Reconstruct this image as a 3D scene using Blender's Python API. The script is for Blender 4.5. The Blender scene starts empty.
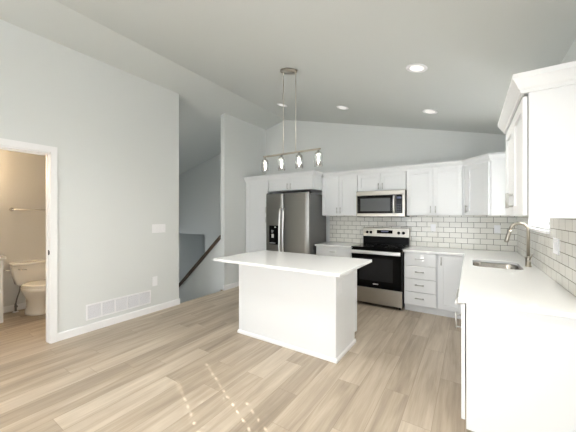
import bpy, math, random
from mathutils import Vector, Matrix

random.seed(7)
S = bpy.context.scene
COL = S.collection

# ---------------------------------------------------------------- camera
cam_d = bpy.data.cameras.new('camera')
cam_d.sensor_width = 36.0
cam_d.sensor_fit = 'HORIZONTAL'
cam_d.lens = 277.0 / 576.0 * 36.0
cam_d.shift_y = -0.5 / 576.0
cam_d.clip_start = 0.02
cam = bpy.data.objects.new('camera', cam_d)
COL.objects.link(cam)
cam.location = (0, 0, 1.40)
cam.rotation_euler = (math.pi / 2, 0, math.radians(33.3))
S.camera = cam

# ---------------------------------------------------------------- world, sun, exposure
WORLD_STRENGTH = 2.75
SUN_STRENGTH = 16.5
w = bpy.data.worlds.new('daylight')
S.world = w
w.use_nodes = True
wn, wl = w.node_tree.nodes, w.node_tree.links
bg = wn['Background']
tc = wn.new('ShaderNodeTexCoord')
sep = wn.new('ShaderNodeSeparateXYZ')
rmp = wn.new('ShaderNodeValToRGB')
wl.new(tc.outputs['Generated'], sep.inputs[0])
wl.new(sep.outputs['Z'], rmp.inputs[0])
rmp.color_ramp.elements[0].position = 0.0
rmp.color_ramp.elements[0].color = (0.87, 0.93, 1.0, 1)
rmp.color_ramp.elements[1].position = 0.6
rmp.color_ramp.elements[1].color = (0.84, 0.93, 1.05, 1)
wl.new(rmp.outputs[0], bg.inputs['Color'])
bg.inputs['Strength'].default_value = WORLD_STRENGTH

sun_d = bpy.data.lights.new('sun', 'SUN')
sun_d.energy = SUN_STRENGTH
sun_d.angle = math.radians(0.38)
sun_d.color = (1.0, 0.96, 0.90)
sun = bpy.data.objects.new('sun', sun_d)
COL.objects.link(sun)
_el = math.radians(24.0)
_dir = Vector((-0.914 * math.cos(_el), 0.405 * math.cos(_el), -math.sin(_el)))
sun.rotation_euler = _dir.to_track_quat('-Z', 'Y').to_euler()
sun.location = (6, -3, 4)


def portal(name, loc, rot, sx, sy):
    """Marks a window opening so that sky light is sampled through it; adds no light of its own."""
    d = bpy.data.lights.new(name, 'AREA')
    d.shape = 'RECTANGLE'
    d.size, d.size_y = sx, sy
    d.cycles.is_portal = True
    o = bpy.data.objects.new(name, d)
    COL.objects.link(o)
    o.location = loc
    o.rotation_euler = rot


portal('patio_portal', (-1.25, -3.16, 1.06), (math.radians(90), 0, 0), 3.2, 2.12)

portal('stair_portal', (-7.28, 4.2, -0.33), (0, math.radians(-90), 0), 1.35, 0.7)

S.view_settings.view_transform = 'Standard'
S.view_settings.look = 'None'
S.view_settings.gamma = 1.0
S.view_settings.use_curve_mapping = False
S.view_settings.exposure = 1.37
S.cycles.use_denoising = True
S.cycles.max_bounces = 14
S.cycles.diffuse_bounces = 8
S.cycles.transparent_max_bounces = 16
S.cycles.caustics_reflective = False
S.cycles.caustics_refractive = False


# ---------------------------------------------------------------- materials
def mat(name, color, rough=0.5, metal=0.0, spec=0.5, bump=0.0, bscale=200.0, coat=0.0):
    m = bpy.data.materials.new(name)
    m.use_nodes = True
    n, l = m.node_tree.nodes, m.node_tree.links
    b = n['Principled BSDF']
    b.inputs['Roughness'].default_value = rough
    b.inputs['Metallic'].default_value = metal
    b.inputs['Specular IOR Level'].default_value = spec
    b.inputs['Coat Weight'].default_value = coat
    t = n.new('ShaderNodeTexCoord')
    nz = n.new('ShaderNodeTexNoise')
    nz.inputs['Scale'].default_value = bscale
    nz.inputs['Detail'].default_value = 3
    l.new(t.outputs['Object'], nz.inputs['Vector'])
    mx = n.new('ShaderNodeMix')
    mx.data_type = 'RGBA'
    c = tuple(color)
    mx.inputs['A'].default_value = (c[0] * 0.985, c[1] * 0.985, c[2] * 0.985, 1)
    mx.inputs['B'].default_value = (min(1, c[0] * 1.015), min(1, c[1] * 1.015), min(1, c[2] * 1.015), 1)
    l.new(nz.outputs['Fac'], mx.inputs['Factor'])
    l.new(mx.outputs['Result'], b.inputs['Base Color'])
    if bump > 0:
        bp = n.new('ShaderNodeBump')
        bp.inputs['Strength'].default_value = bump
        bp.inputs['Distance'].default_value = 0.001
        l.new(nz.outputs['Fac'], bp.inputs['Height'])
        l.new(bp.outputs['Normal'], b.inputs['Normal'])
    return m


def emis(name, color, strength):
    m = bpy.data.materials.new(name)
    m.use_nodes = True
    b = m.node_tree.nodes['Principled BSDF']
    b.inputs['Base Color'].default_value = (*color, 1)
    b.inputs['Emission Color'].default_value = (*color, 1)
    b.inputs['Emission Strength'].default_value = strength
    return m


def thin_glass(name, tint=(1, 1, 1), refl=0.08, facing=0.0):
    m = bpy.data.materials.new(name)
    m.use_nodes = True
    n, l = m.node_tree.nodes, m.node_tree.links
    n.remove(n['Principled BSDF'])
    tr = n.new('ShaderNodeBsdfTransparent')
    tr.inputs[0].default_value = (*tint, 1)
    gl = n.new('ShaderNodeBsdfGlossy')
    gl.inputs['Roughness'].default_value = 0.03
    lw = n.new('ShaderNodeLayerWeight')
    lw.inputs['Blend'].default_value = 0.25
    ma = n.new('ShaderNodeMath')
    ma.operation = 'MULTIPLY_ADD'
    ma.inputs[1].default_value = facing
    ma.inputs[2].default_value = refl
    l.new(lw.outputs['Facing'], ma.inputs[0])
    mix = n.new('ShaderNodeMixShader')
    l.new(ma.outputs[0], mix.inputs[0])
    l.new(tr.outputs[0], mix.inputs[1])
    l.new(gl.outputs[0], mix.inputs[2])
    l.new(mix.outputs[0], n['Material Output'].inputs[0])
    return m


def blind_mat():
    m = bpy.data.materials.new('blind_vinyl')
    m.use_nodes = True
    n, l = m.node_tree.nodes, m.node_tree.links
    n.remove(n['Principled BSDF'])
    d = n.new('ShaderNodeBsdfDiffuse')
    d.inputs[0].default_value = (0.86, 0.86, 0.85, 1)
    t = n.new('ShaderNodeBsdfTranslucent')
    t.inputs[0].default_value = (0.90, 0.90, 0.89, 1)
    mx = n.new('ShaderNodeMixShader')
    mx.inputs[0].default_value = 0.66
    l.new(d.outputs[0], mx.inputs[1])
    l.new(t.outputs[0], mx.inputs[2])
    l.new(mx.outputs[0], n['Material Output'].inputs[0])
    return m


def floor_mat():
    m = bpy.data.materials.new('vinyl_plank')
    m.use_nodes = True
    n, l = m.node_tree.nodes, m.node_tree.links
    b = n['Principled BSDF']
    PW, PL = 0.182, 1.22

    def math_(op, a, c=None, d=None):
        k = n.new('ShaderNodeMath')
        k.operation = op
        for i, v in enumerate((a, c, d)):
            if v is None:
                continue
            if isinstance(v, (int, float)):
                k.inputs[i].default_value = v
            else:
                l.new(v, k.inputs[i])
        return k.outputs[0]

    t = n.new('ShaderNodeTexCoord')
    s = n.new('ShaderNodeSeparateXYZ')
    l.new(t.outputs['Object'], s.inputs[0])
    xr = math_('DIVIDE', math_('ADD', s.outputs['X'], 20.05), PW)
    row = math_('FLOOR', xr)
    wn_ = n.new('ShaderNodeTexWhiteNoise')
    wn_.noise_dimensions = '1D'
    l.new(row, wn_.inputs['W'])
    yr = math_('ADD', math_('DIVIDE', math_('ADD', s.outputs['Y'], 20.0), PL), wn_.outputs['Value'])
    cell = math_('FLOOR', yr)
    cmb = n.new('ShaderNodeCombineXYZ')
    l.new(row, cmb.inputs[0])
    l.new(cell, cmb.inputs[1])
    idn = n.new('ShaderNodeTexWhiteNoise')
    idn.noise_dimensions = '3D'
    l.new(cmb.outputs[0], idn.inputs['Vector'])
    # broad streaks and fine grain along the plank, shifted per plank
    off = n.new('ShaderNodeVectorMath')
    off.operation = 'MULTIPLY_ADD'
    off.inputs[1].default_value = (13.0, 17.0, 5.0)
    l.new(idn.outputs['Color'], off.inputs[0])
    l.new(t.outputs['Object'], off.inputs[2])
    mp = n.new('ShaderNodeMapping')
    mp.inputs['Scale'].default_value = (9.0, 0.75, 1.0)
    l.new(off.outputs[0], mp.inputs[0])
    g1 = n.new('ShaderNodeTexNoise')
    g1.inputs['Scale'].default_value = 1.6
    g1.inputs['Detail'].default_value = 4
    g1.inputs['Distortion'].default_value = 0.6
    l.new(mp.outputs[0], g1.inputs['Vector'])
    mp2 = n.new('ShaderNodeMapping')
    mp2.inputs['Scale'].default_value = (60.0, 2.2, 1.0)
    l.new(off.outputs[0], mp2.inputs[0])
    g2 = n.new('ShaderNodeTexNoise')
    g2.inputs['Scale'].default_value = 2.0
    g2.inputs['Detail'].default_value = 5
    l.new(mp2.outputs[0], g2.inputs['Vector'])
    v = math_('ADD', math_('MULTIPLY', idn.outputs['Value'], 0.30),
              math_('ADD', math_('MULTIPLY', g1.outputs['Fac'], 0.84), math_('MULTIPLY', g2.outputs['Fac'], 0.28)))
    rp = n.new('ShaderNodeValToRGB')
    e = rp.color_ramp.elements
    e[0].position = 0.35
    e[0].color = (0.262, 0.215, 0.168, 1)
    e[1].position = 1.02
    e[1].color = (0.585, 0.510, 0.415, 1)
    k = e.new(0.66)
    k.color = (0.415, 0.345, 0.268, 1)
    l.new(v, rp.inputs[0])
    fx = math_('FRACT', xr)
    fy = math_('FRACT', yr)
    ex = math_('LESS_THAN', math_('MINIMUM', fx, math_('SUBTRACT', 1.0, fx)), 0.010)
    ey = math_('LESS_THAN', math_('MINIMUM', fy, math_('SUBTRACT', 1.0, fy)), 0.0014)
    seam = math_('MAXIMUM', ex, ey)
    mx = n.new('ShaderNodeMix')
    mx.data_type = 'RGBA'
    l.new(math_('MULTIPLY', seam, 0.45), mx.inputs['Factor'])
    l.new(rp.outputs[0], mx.inputs['A'])
    mx.inputs['B'].default_value = (0.20, 0.15, 0.11, 1)
    l.new(mx.outputs['Result'], b.inputs['Base Color'])
    b.inputs['Roughness'].default_value = 0.42
    b.inputs['Specular IOR Level'].default_value = 0.35
    bp = n.new('ShaderNodeBump')
    bp.inputs['Strength'].default_value = 0.15
    bp.inputs['Distance'].default_value = 0.001
    l.new(g2.outputs['Fac'], bp.inputs['Height'])
    l.new(bp.outputs['Normal'], b.inputs['Normal'])
    return m


def tile_mat(name, axis):
    m = bpy.data.materials.new(name)
    m.use_nodes = True
    n, l = m.node_tree.nodes, m.node_tree.links
    b = n['Principled BSDF']
    t = n.new('ShaderNodeTexCoord')
    s = n.new('ShaderNodeSeparateXYZ')
    l.new(t.outputs['Object'], s.inputs[0])
    c = n.new('ShaderNodeCombineXYZ')
    l.new(s.outputs[axis], c.inputs[0])
    l.new(s.outputs['Z'], c.inputs[1])
    mp = n.new('ShaderNodeMapping')
    mp.inputs['Location'].default_value = (0.03, -0.9, 0)
    l.new(c.outputs[0], mp.inputs[0])
    br = n.new('ShaderNodeTexBrick')
    br.offset = 0.5
    br.inputs['Color1'].default_value = (0.80, 0.785, 0.735, 1)
    br.inputs['Color2'].default_value = (0.745, 0.73, 0.675, 1)
    br.inputs['Mortar'].default_value = (0.15, 0.138, 0.112, 1)
    br.inputs['Scale'].default_value = 1.0
    br.inputs['Mortar Size'].default_value = 0.0028
    br.inputs['Mortar Smooth'].default_value = 0.15
    br.inputs['Brick Width'].default_value = 0.1555
    br.inputs['Row Height'].default_value = 0.0795
    l.new(mp.outputs[0], br.inputs['Vector'])
    l.new(br.outputs['Color'], b.inputs['Base Color'])
    mr = n.new('ShaderNodeMapRange')
    mr.inputs['To Min'].default_value = 0.14
    mr.inputs['To Max'].default_value = 0.8
    l.new(br.outputs['Fac'], mr.inputs['Value'])
    l.new(mr.outputs[0], b.inputs['Roughness'])
    inv = n.new('ShaderNodeMath')
    inv.operation = 'SUBTRACT'
    inv.inputs[0].default_value = 1.0
    l.new(br.outputs['Fac'], inv.inputs[1])
    bp = n.new('ShaderNodeBump')
    bp.inputs['Strength'].default_value = 0.6
    bp.inputs['Distance'].default_value = 0.002
    l.new(inv.outputs[0], bp.inputs['Height'])
    l.new(bp.outputs['Normal'], b.inputs['Normal'])
    return m


def quartz_mat():
    m = bpy.data.materials.new('white_quartz')
    m.use_nodes = True
    n, l = m.node_tree.nodes, m.node_tree.links
    b = n['Principled BSDF']
    t = n.new('ShaderNodeTexCoord')
    nz = n.new('ShaderNodeTexNoise')
    nz.inputs['Scale'].default_value = 260
    nz.inputs['Detail'].default_value = 2
    l.new(t.outputs['Object'], nz.inputs['Vector'])
    rp = n.new('ShaderNodeValToRGB')
    rp.color_ramp.elements[0].position = 0.30
    rp.color_ramp.elements[0].color = (0.76, 0.77, 0.775, 1)
    rp.color_ramp.elements[1].position = 0.46
    rp.color_ramp.elements[1].color = (0.87, 0.88, 0.885, 1)
    l.new(nz.outputs['Fac'], rp.inputs[0])
    l.new(rp.outputs[0], b.inputs['Base Color'])
    b.inputs['Roughness'].default_value = 0.13
    return m


def brushed(name, color, rough=0.3, vertical=True):
    m = bpy.data.materials.new(name)
    m.use_nodes = True
    n, l = m.node_tree.nodes, m.node_tree.links
    b = n['Principled BSDF']
    b.inputs['Metallic'].default_value = 1.0
    t = n.new('ShaderNodeTexCoord')
    mp = n.new('ShaderNodeMapping')
    mp.inputs['Scale'].default_value = (400, 400, 6) if vertical else (6, 6, 400)
    l.new(t.outputs['Object'], mp.inputs[0])
    nz = n.new('ShaderNodeTexNoise')
    nz.inputs['Scale'].default_value = 1.0
    l.new(mp.outputs[0], nz.inputs['Vector'])
    mx = n.new('ShaderNodeMix')
    mx.data_type = 'RGBA'
    mx.inputs['A'].default_value = (*[c * 0.9 for c in color], 1)
    mx.inputs['B'].default_value = (*[min(1, c * 1.08) for c in color], 1)
    l.new(nz.outputs['Fac'], mx.inputs['Factor'])
    l.new(mx.outputs['Result'], b.inputs['Base Color'])
    b.inputs['Roughness'].default_value = rough
    return m


M = {
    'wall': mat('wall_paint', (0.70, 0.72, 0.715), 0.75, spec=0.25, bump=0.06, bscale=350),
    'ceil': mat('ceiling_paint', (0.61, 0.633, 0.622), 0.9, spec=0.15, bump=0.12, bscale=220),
    'bath': mat('bath_paint', (0.68, 0.68, 0.67), 0.75, spec=0.25),
    'trim': mat('white_trim', (0.85, 0.85, 0.86), 0.4),
    'cab': mat('cabinet_white', (0.80, 0.815, 0.83), 0.38),
    'plate': mat('white_plastic', (0.86, 0.86, 0.88), 0.35),
    'grille': mat('grille_white', (0.74, 0.74, 0.77), 0.45),
    'slot': mat('dark_slot', (0.05, 0.05, 0.05), 0.6),
    'shade_gap': mat('grille_recess', (0.33, 0.33, 0.36), 0.8),
    'floor': floor_mat(),
    'tile_x': tile_mat('subway_tile_back', 'X'),
    'tile_y': tile_mat('subway_tile_side', 'Y'),
    'quartz': quartz_mat(),
    'steel': brushed('stainless_steel', (0.46, 0.435, 0.39), 0.32, False),
    'steel_b': brushed('bright_steel', (0.92, 0.91, 0.89), 0.36),
    'sinksteel': brushed('sink_steel', (0.45, 0.425, 0.39), 0.25, False),
    'slate': brushed('dark_stainless', (0.255, 0.247, 0.23), 0.33),
    'slate_side': mat('fridge_side_paint', (0.13, 0.13, 0.13), 0.5),
    'nickel': brushed('satin_nickel', (0.56, 0.56, 0.55), 0.36),
    'bronze': brushed('brushed_champagne', (0.46, 0.42, 0.355), 0.3),
    'black': mat('black_enamel', (0.006, 0.006, 0.006), 0.3, spec=0.10),
    'blackgl': mat('black_glass', (0.005, 0.005, 0.005), 0.08, spec=0.16),
    'ovenwin': mat('oven_window_glass', (0.016, 0.016, 0.017), 0.10, spec=0.35),
    'mesh': mat('microwave_window_mesh', (0.10, 0.105, 0.11), 0.18),
    'keydark': mat('key_plastic', (0.07, 0.07, 0.075), 0.4),
    'rodmetal': brushed('light_nickel', (0.74, 0.71, 0.64), 0.38),
    'grey': mat('grey_plastic', (0.35, 0.35, 0.36), 0.4),
    'darkwood': mat('dark_stained_wood', (0.085, 0.058, 0.038), 0.35, bscale=60),
    'porcelain': mat('porcelain', (0.86, 0.84, 0.80), 0.12, coat=0.3),
    'chrome': mat('chrome', (0.75, 0.74, 0.72), 0.12, metal=1.0),
    'hose': mat('braided_hose', (0.22, 0.22, 0.22), 0.45, metal=0.6),
    'carpet': mat('stair_carpet', (0.36, 0.33, 0.29), 0.95, bump=0.5, bscale=600),
    'glass': thin_glass('window_glass', (1, 1, 1), 0.04, 0.10),
    'jar': thin_glass('clear_jar_glass', (0.97, 0.98, 0.98), 0.22, 0.75),
    'blind': blind_mat(),
    'bulb': emis('lit_bulb', (1.0, 0.93, 0.82), 14.0),
    'lens': emis('frosted_lens', (0.88, 0.87, 0.84), 0.30),
    'vlamp': emis('vanity_bulb', (1.0, 0.70, 0.42), 48.0),
    'display': emis('blue_display', (0.08, 0.09, 0.16), 0.12),
    'caulk': mat('caulk_shadow', (0.30, 0.28, 0.25), 0.7),
    'yard': mat('patio_concrete', (0.50, 0.50, 0.50), 0.95, bscale=30),
}


# ---------------------------------------------------------------- mesh helpers
class MB:
    def __init__(s):
        s.v, s.f, s.sm = [], [], []

    def add(s, vs, fs, smooth=False):
        o = len(s.v)
        s.v += [tuple(p) for p in vs]
        s.f += [tuple(i + o for i in f) for f in fs]
        s.sm += [smooth] * len(fs)
        return s

    def box(s, x0, x1, y0, y1, z0, z1):
        vs = [(x, y, z) for z in (z0, z1) for y in (y0, y1) for x in (x0, x1)]
        return s.add(vs, [(0, 2, 3, 1), (4, 5, 7, 6), (0, 1, 5, 4), (2, 6, 7, 3), (0, 4, 6, 2), (1, 3, 7, 5)])

    def obox(s, F, u0, u1, v0, v1, n0, n1):
        o, U, N = F
        vs = [Vector(o) + Vector(U) * u + Vector(N) * n_ + Vector((0, 0, v)) for v in (v0, v1) for n_ in (n0, n1) for u in (u0, u1)]
        return s.add(vs, [(0, 2, 3, 1), (4, 5, 7, 6), (0, 1, 5, 4), (2, 6, 7, 3), (0, 4, 6, 2), (1, 3, 7, 5)])

    def prism(s, poly, fn, a0, a1, smooth=False):
        """poly: 2D outline, fn(p, q, a) -> xyz"""
        k = len(poly)
        vs = [fn(p, q, a0) for p, q in poly] + [fn(p, q, a1) for p, q in poly]
        s.add(vs, [tuple(range(k - 1, -1, -1)), tuple(range(k, 2 * k))])
        s.add(vs, [(i, (i + 1) % k, k + (i + 1) % k, k + i) for i in range(k)], smooth)
        return s

    def tube(s, pts, r, seg=12, cap=True):
        P = [Vector(p) for p in pts]
        R = r if isinstance(r, (list, tuple)) else [r] * len(P)
        t0 = (P[1] - P[0]).normalized()
        a = Vector((0, 0, 1)) if abs(t0.z) < 0.9 else Vector((1, 0, 0))
        nrm = t0.cross(a).normalized()
        vs = []
        for i, p in enumerate(P):
            if i == 0:
                t = t0
            elif i == len(P) - 1:
                t = (P[i] - P[i - 1]).normalized()
            else:
                t = ((P[i + 1] - P[i]).normalized() + (P[i] - P[i - 1]).normalized()).normalized()
            nrm = (nrm - t * nrm.dot(t)).normalized()
            bn = t.cross(nrm)
            for k in range(seg):
                q = 2 * math.pi * k / seg
                vs.append(p + (nrm * math.cos(q) + bn * math.sin(q)) * R[i])
        fs = []
        for i in range(len(P) - 1):
            for k in range(seg):
                fs.append((i * seg + k, i * seg + (k + 1) % seg, (i + 1) * seg + (k + 1) % seg, (i + 1) * seg + k))
        s.add(vs, fs, True)
        if cap:
            n = len(P)
            s.add(vs[:seg] + vs[-seg:], [tuple(range(seg - 1, -1, -1)), tuple(range(seg, 2 * seg))])
        return s

    def lathe(s, c, prof, seg=24, sx=1.0, sy=1.0, axis=None, cap=True):
        """prof: (r, h) along axis (default +Z) from point c"""
        c = Vector(c)
        ax = Vector(axis or (0, 0, 1)).normalized()
        a = Vector((1, 0, 0)) if abs(ax.x) < 0.9 else Vector((0, 1, 0))
        e1 = (a - ax * a.dot(ax)).normalized()
        e2 = ax.cross(e1)
        vs = []
        for r, h in prof:
            for k in range(seg):
                q = 2 * math.pi * k / seg
                vs.append(c + ax * h + e1 * (r * sx * math.cos(q)) + e2 * (r * sy * math.sin(q)))
        fs = []
        for i in range(len(prof) - 1):
            for k in range(seg):
                fs.append((i * seg + k, i * seg + (k + 1) % seg, (i + 1) * seg + (k + 1) % seg, (i + 1) * seg + k))
        s.add(vs, fs, True)
        n = len(prof)
        for i, rev in ((0, True), (n - 1, False)):
            if cap and prof[i][0] > 1e-5:
                ring = vs[i * seg:(i + 1) * seg]
                s.add(ring, [tuple(range(seg - 1, -1, -1)) if rev else tuple(range(seg))])
        return s

    def sweep(s, path, prof):
        """plan path [(x, y)], room on its right-hand side; prof [(out, z)] closed; mitred corners"""
        P = [Vector((p[0], p[1])) for p in path]
        rings = []
        for i, p in enumerate(P):
            ns = []
            for j in ((i - 1, i), (i, i + 1)):
                if j[0] < 0 or j[1] >= len(P):
                    continue
                d = (P[j[1]] - P[j[0]]).normalized()
                ns.append(Vector((d.y, -d.x)))
            if len(ns) == 1:
                m = ns[0]
            else:
                m = (ns[0] + ns[1])
                m = m / (m.dot(ns[0]))
            rings.append([(p.x + m.x * o, p.y + m.y * o, z) for o, z in prof])
        k = len(prof)
        vs = [q for r in rings for q in r]
        fs = [(i * k + a, i * k + (a + 1) % k, (i + 1) * k + (a + 1) % k, (i + 1) * k + a) for i in range(len(P) - 1) for a in range(k)]
        fs += [tuple(range(k - 1, -1, -1)), tuple(range((len(P) - 1) * k, len(P) * k))]
        return s.add(vs, fs)

    def build(s, name, material, parent=None, bevel=0.0, seg=2):
        root = Vector((0, 0, 0))
        q = parent
        while q is not None:
            root += q.location
            q = q.parent
        me = bpy.data.meshes.new(name)
        me.from_pydata([tuple(Vector(p) - root) for p in s.v], [], s.f)
        me.polygons.foreach_set('use_smooth', s.sm)
        me.update()
        import bmesh
        bm = bmesh.new()
        bm.from_mesh(me)
        bmesh.ops.remove_doubles(bm, verts=bm.verts, dist=1e-6) if any(s.sm) else None
        bmesh.ops.recalc_face_normals(bm, faces=bm.faces)
        bm.to_mesh(me)
        bm.free()
        me.materials.append(material)
        o = bpy.data.objects.new(name, me)
        COL.objects.link(o)
        o.parent = parent
        if bevel > 0:
            b = o.modifiers.new('bevel', 'BEVEL')
            b.width = bevel
            b.segments = seg
            b.limit_method = 'ANGLE'
            b.angle_limit = math.radians(40)
            b.harden_normals = False
        return o


def tag(o, label, cat, group=None):
    o['label'] = label
    o['category'] = cat
    if group:
        o['group'] = group
    return o


def thing(name, label, cat, loc=(0, 0, 0), group=None):
    o = bpy.data.objects.new(name, None)
    COL.objects.link(o)
    o.location = loc
    o.empty_display_size = 0.1
    return tag(o, label, cat, group)


def struct(o):
    o['kind'] = 'structure'
    return o


# ---------------------------------------------------------------- main dimensions
LX = -3.84          # left wall face
RX = 0.55           # right kitchen wall face
DX = RX            # the same wall beside the camera
BY = 4.93           # back wall face
RY = -3.20          # rear wall face
RIDGE_X, RIDGE_Z, SL = -3.31, 3.45, 0.245
WEND = 2.71         # end of left wall at stair opening
STW = 3.68          # stair half wall / partition end
FARX = -7.30


def cz(x):
    return RIDGE_Z - SL * abs(x - RIDGE_X)


# ---------------------------------------------------------------- floor and ceiling
f = MB()
f.box(LX - 0.06, DX + 0.1, RY - 0.1, WEND, -0.25, 0)
f.box(LX - 0.02, DX + 0.1, WEND, STW, -0.25, 0)
f.box(LX - 0.12, DX + 0.1, STW, BY + 0.1, -0.25, 0)
f.box(-5.75, LX - 0.06, -0.8, 2.3, -0.25, 0)
struct(f.build('floor', M['floor']))

c = MB()
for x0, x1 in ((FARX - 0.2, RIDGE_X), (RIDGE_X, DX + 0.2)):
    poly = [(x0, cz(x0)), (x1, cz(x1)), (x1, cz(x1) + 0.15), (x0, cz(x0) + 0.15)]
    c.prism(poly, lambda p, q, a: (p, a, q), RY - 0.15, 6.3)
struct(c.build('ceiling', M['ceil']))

# ---------------------------------------------------------------- walls
# left wall with the bathroom doorway (opening y 0.33..1.09, z 0..2.09)
DO0, DO1, DOZ = 0.33, 1.116, 2.09
wl_ = MB()
wt = cz(LX - 0.06) + 0.02
wl_.box(LX - 0.12, LX, RY - 0.1, DO0, 0, wt)
wl_.box(LX - 0.12, LX, DO1, WEND, 0, wt)
wl_.box(LX - 0.12, LX, DO0, DO1, DOZ, wt)
struct(wl_.build('wall_left', M['wall']))

# partition beside the pantry
p = MB()
p.box(LX - 0.10, LX, STW, BY, 0, wt)
struct(p.build('wall_partition', M['wall']))

# back wall (gable), open below z 0.89 left of x -5.87
b = MB()
zb = -2.8
xs = [-5.87, RIDGE_X, RX + 0.12]
b.prism([(-5.87, zb), (RX + 0.12, zb), (RX + 0.12, cz(RX + 0.12) + 0.05), (RIDGE_X, RIDGE_Z + 0.05), (-5.87, cz(-5.87) + 0.05)],
        lambda p, q, a: (p, a, q), BY, BY + 0.12)
b.prism([(FARX, 0.89), (-5.87, 0.89), (-5.87, cz(-5.87) + 0.05), (FARX, cz(FARX) + 0.05)], lambda p, q, a: (p, a, q), BY, BY + 0.12)
struct(b.build('wall_back', M['wall']))

# right kitchen wall with the window over the sink
WY0, WY1, WZ0, WZ1 = 3.03, 4.02, 1.25, 2.12
r = MB()
rt = cz(RX) + 0.03
r.box(RX, RX + 0.12, 1.95, WY0, 0, rt)
r.box(RX, RX + 0.12, WY1, BY, 0, rt)
r.box(RX, RX + 0.12, WY0, WY1, 0, WZ0)
r.box(RX, RX + 0.12, WY0, WY1, WZ1, rt)
struct(r.build('wall_right', M['wall']))
DY0, DY1, DZ0, DZ1 = -0.60, 1.20, 0.55, 1.42
d = MB()
d.box(RX, RX + 0.12, RY - 0.1, DY0, 0, rt)
d.box(RX, RX + 0.12, DY1, 1.95, 0, rt)
d.box(RX, RX + 0.12, DY0, DY1, 0, DZ0)
d.box(RX, RX + 0.12, DY0, DY1, DZ1, rt)
struct(d.build('wall_dining', M['wall']))
PX0, PX1, PZ1 = -2.85, 0.35, 2.13
q = MB()
rl = lambda pts: q.prism(pts, lambda p, s_, a: (p, a, s_), RY - 0.12, RY)
rl([(LX - 0.12, 0), (PX0, 0), (PX0, cz(PX0) + .03), (RIDGE_X, RIDGE_Z + .03), (LX - 0.12, cz(LX - .12) + .03)])
rl([(PX1, 0), (DX + 0.12, 0), (DX + 0.12, cz(DX + .12) + .03), (PX1, cz(PX1) + .03)])
rl([(PX0, PZ1), (PX1, PZ1), (PX1, cz(PX1) + 0.03), (PX0, cz(PX0) + .03)])
struct(q.build('wall_rear', M['wall']))

# bathroom shell
BX = -5.60
bt = MB()
bt.box(BX - 0.1, BX, -0.8, 2.3, 0, 2.5)
bt.box(BX, LX - 0.12, -0.8, -0.7, 0, 2.5)
bt.box(BX, LX - 0.12, 2.2, 2.3, 0, 2.5)
struct(bt.build('wall_bathroom', M['bath']))
bt = MB()
bt.box(BX - 0.1, LX - 0.12, -0.8, 2.3, 2.44, 2.56)
struct(bt.build('ceiling_bathroom', M['ceil']))

# stairwell: side wall behind the bathroom, half wall, end wall, recess, stairs
s_ = MB()
s_.box(FARX, LX - 0.12, WEND - 0.12, WEND, -2.8, cz(LX - 0.12) - 0.0)
struct(s_.build('wall_stair_side', M['wall']))
s_ = MB()
EY0, EY1, EZ0, EZ1 = 3.85, 4.55, -1.0, 0.35
s_.box(FARX - 0.1, FARX, WEND - 0.12, EY0, -2.8, 2.6)
s_.box(FARX - 0.1, FARX, EY1, 6.2, -2.8, 2.6)
s_.box(FARX - 0.1, FARX, EY0, EY1, -2.8, EZ0)
s_.box(FARX - 0.1, FARX, EY0, EY1, EZ1, 2.6)
struct(s_.build('wall_stair_end', M['wall']))
s_ = MB()
zt = lambda x: 0.952 + 0.866 * (x - (LX - 0.10))
x0, x1 = -5.5, LX
s_.prism([(x0, -2.8), (x1 - 0.10, -2.8), (x1 - 0.10, zt(x1 - 0.10)), (x0, zt(x0))], lambda p, q, a: (p, a, q), STW, STW + 0.115)
struct(s_.build('wall_stair_half', M['wall']))
s_ = MB()
s_.box(FARX, -5.75, 6.1, 6.2, -2.8, 1.0)
s_.box(-5.87, -5.75, BY + 0.12, 6.1, -2.8, 1.0)
struct(s_.build('wall_recess', M['wall']))
s_ = MB()
s_.box(FARX, -5.75, BY + 0.12, 6.2, 0.89, 1.0)
struct(s_.build('ceiling_recess', M['ceil']))
s_ = MB()
s_.box(LX - 0.12, LX - 0.02, WEND - 0.12, BY + 0.1, -2.8, -0.25)
struct(s_.build('wall_stair_foot', M['wall']))
s_ = MB()
nst, run, rise = 7, 0.225, 0.19
for i in range(nst):
    xa = LX - 0.02 - run * i
    s_.box(xa - run, xa, WEND, STW, -rise * (i + 1) - 0.15, -rise * (i + 1))
s_.box(FARX, LX - 0.02 - run * nst, WEND, BY + 1.2, -rise * (nst + 1) - 0.15, -rise * (nst + 1))
s_.box(LX - 0.02 - run * nst, LX - 0.12, STW + 0.115, BY, -2.6, -2.5)
struct(s_.build('floor_stair', M['carpet']))

e_ = MB()  # added window, out of view, lets in daylight to brighten the stairwell
for a0, a1, b0, b1 in ((EY0, EY0 + 0.06, EZ0, EZ1), (EY1 - 0.06, EY1, EZ0, EZ1), (EY0 + 0.06, EY1 - 0.06, EZ0, EZ0 + 0.06), (EY0 + 0.06, EY1 - 0.06, EZ1 - 0.06, EZ1)):
    e_.box(FARX - 0.08, FARX + 0.01, a0, a1, b0, b1)
win4 = struct(e_.build('added_stair_window', M['trim']))
e_ = MB()
e_.box(FARX - 0.05, FARX - 0.046, EY0 + 0.06, EY1 - 0.06, EZ0 + 0.06, EZ1 - 0.06)
e_.build('pane', M['glass'], win4)

# ---------------------------------------------------------------- trim
BBH, BBT = 0.090, 0.013


def bb_prof():
    return [(0, 0), (BBT, 0), (BBT, BBH - 0.012), (BBT - 0.005, BBH), (0, BBH)]


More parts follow.
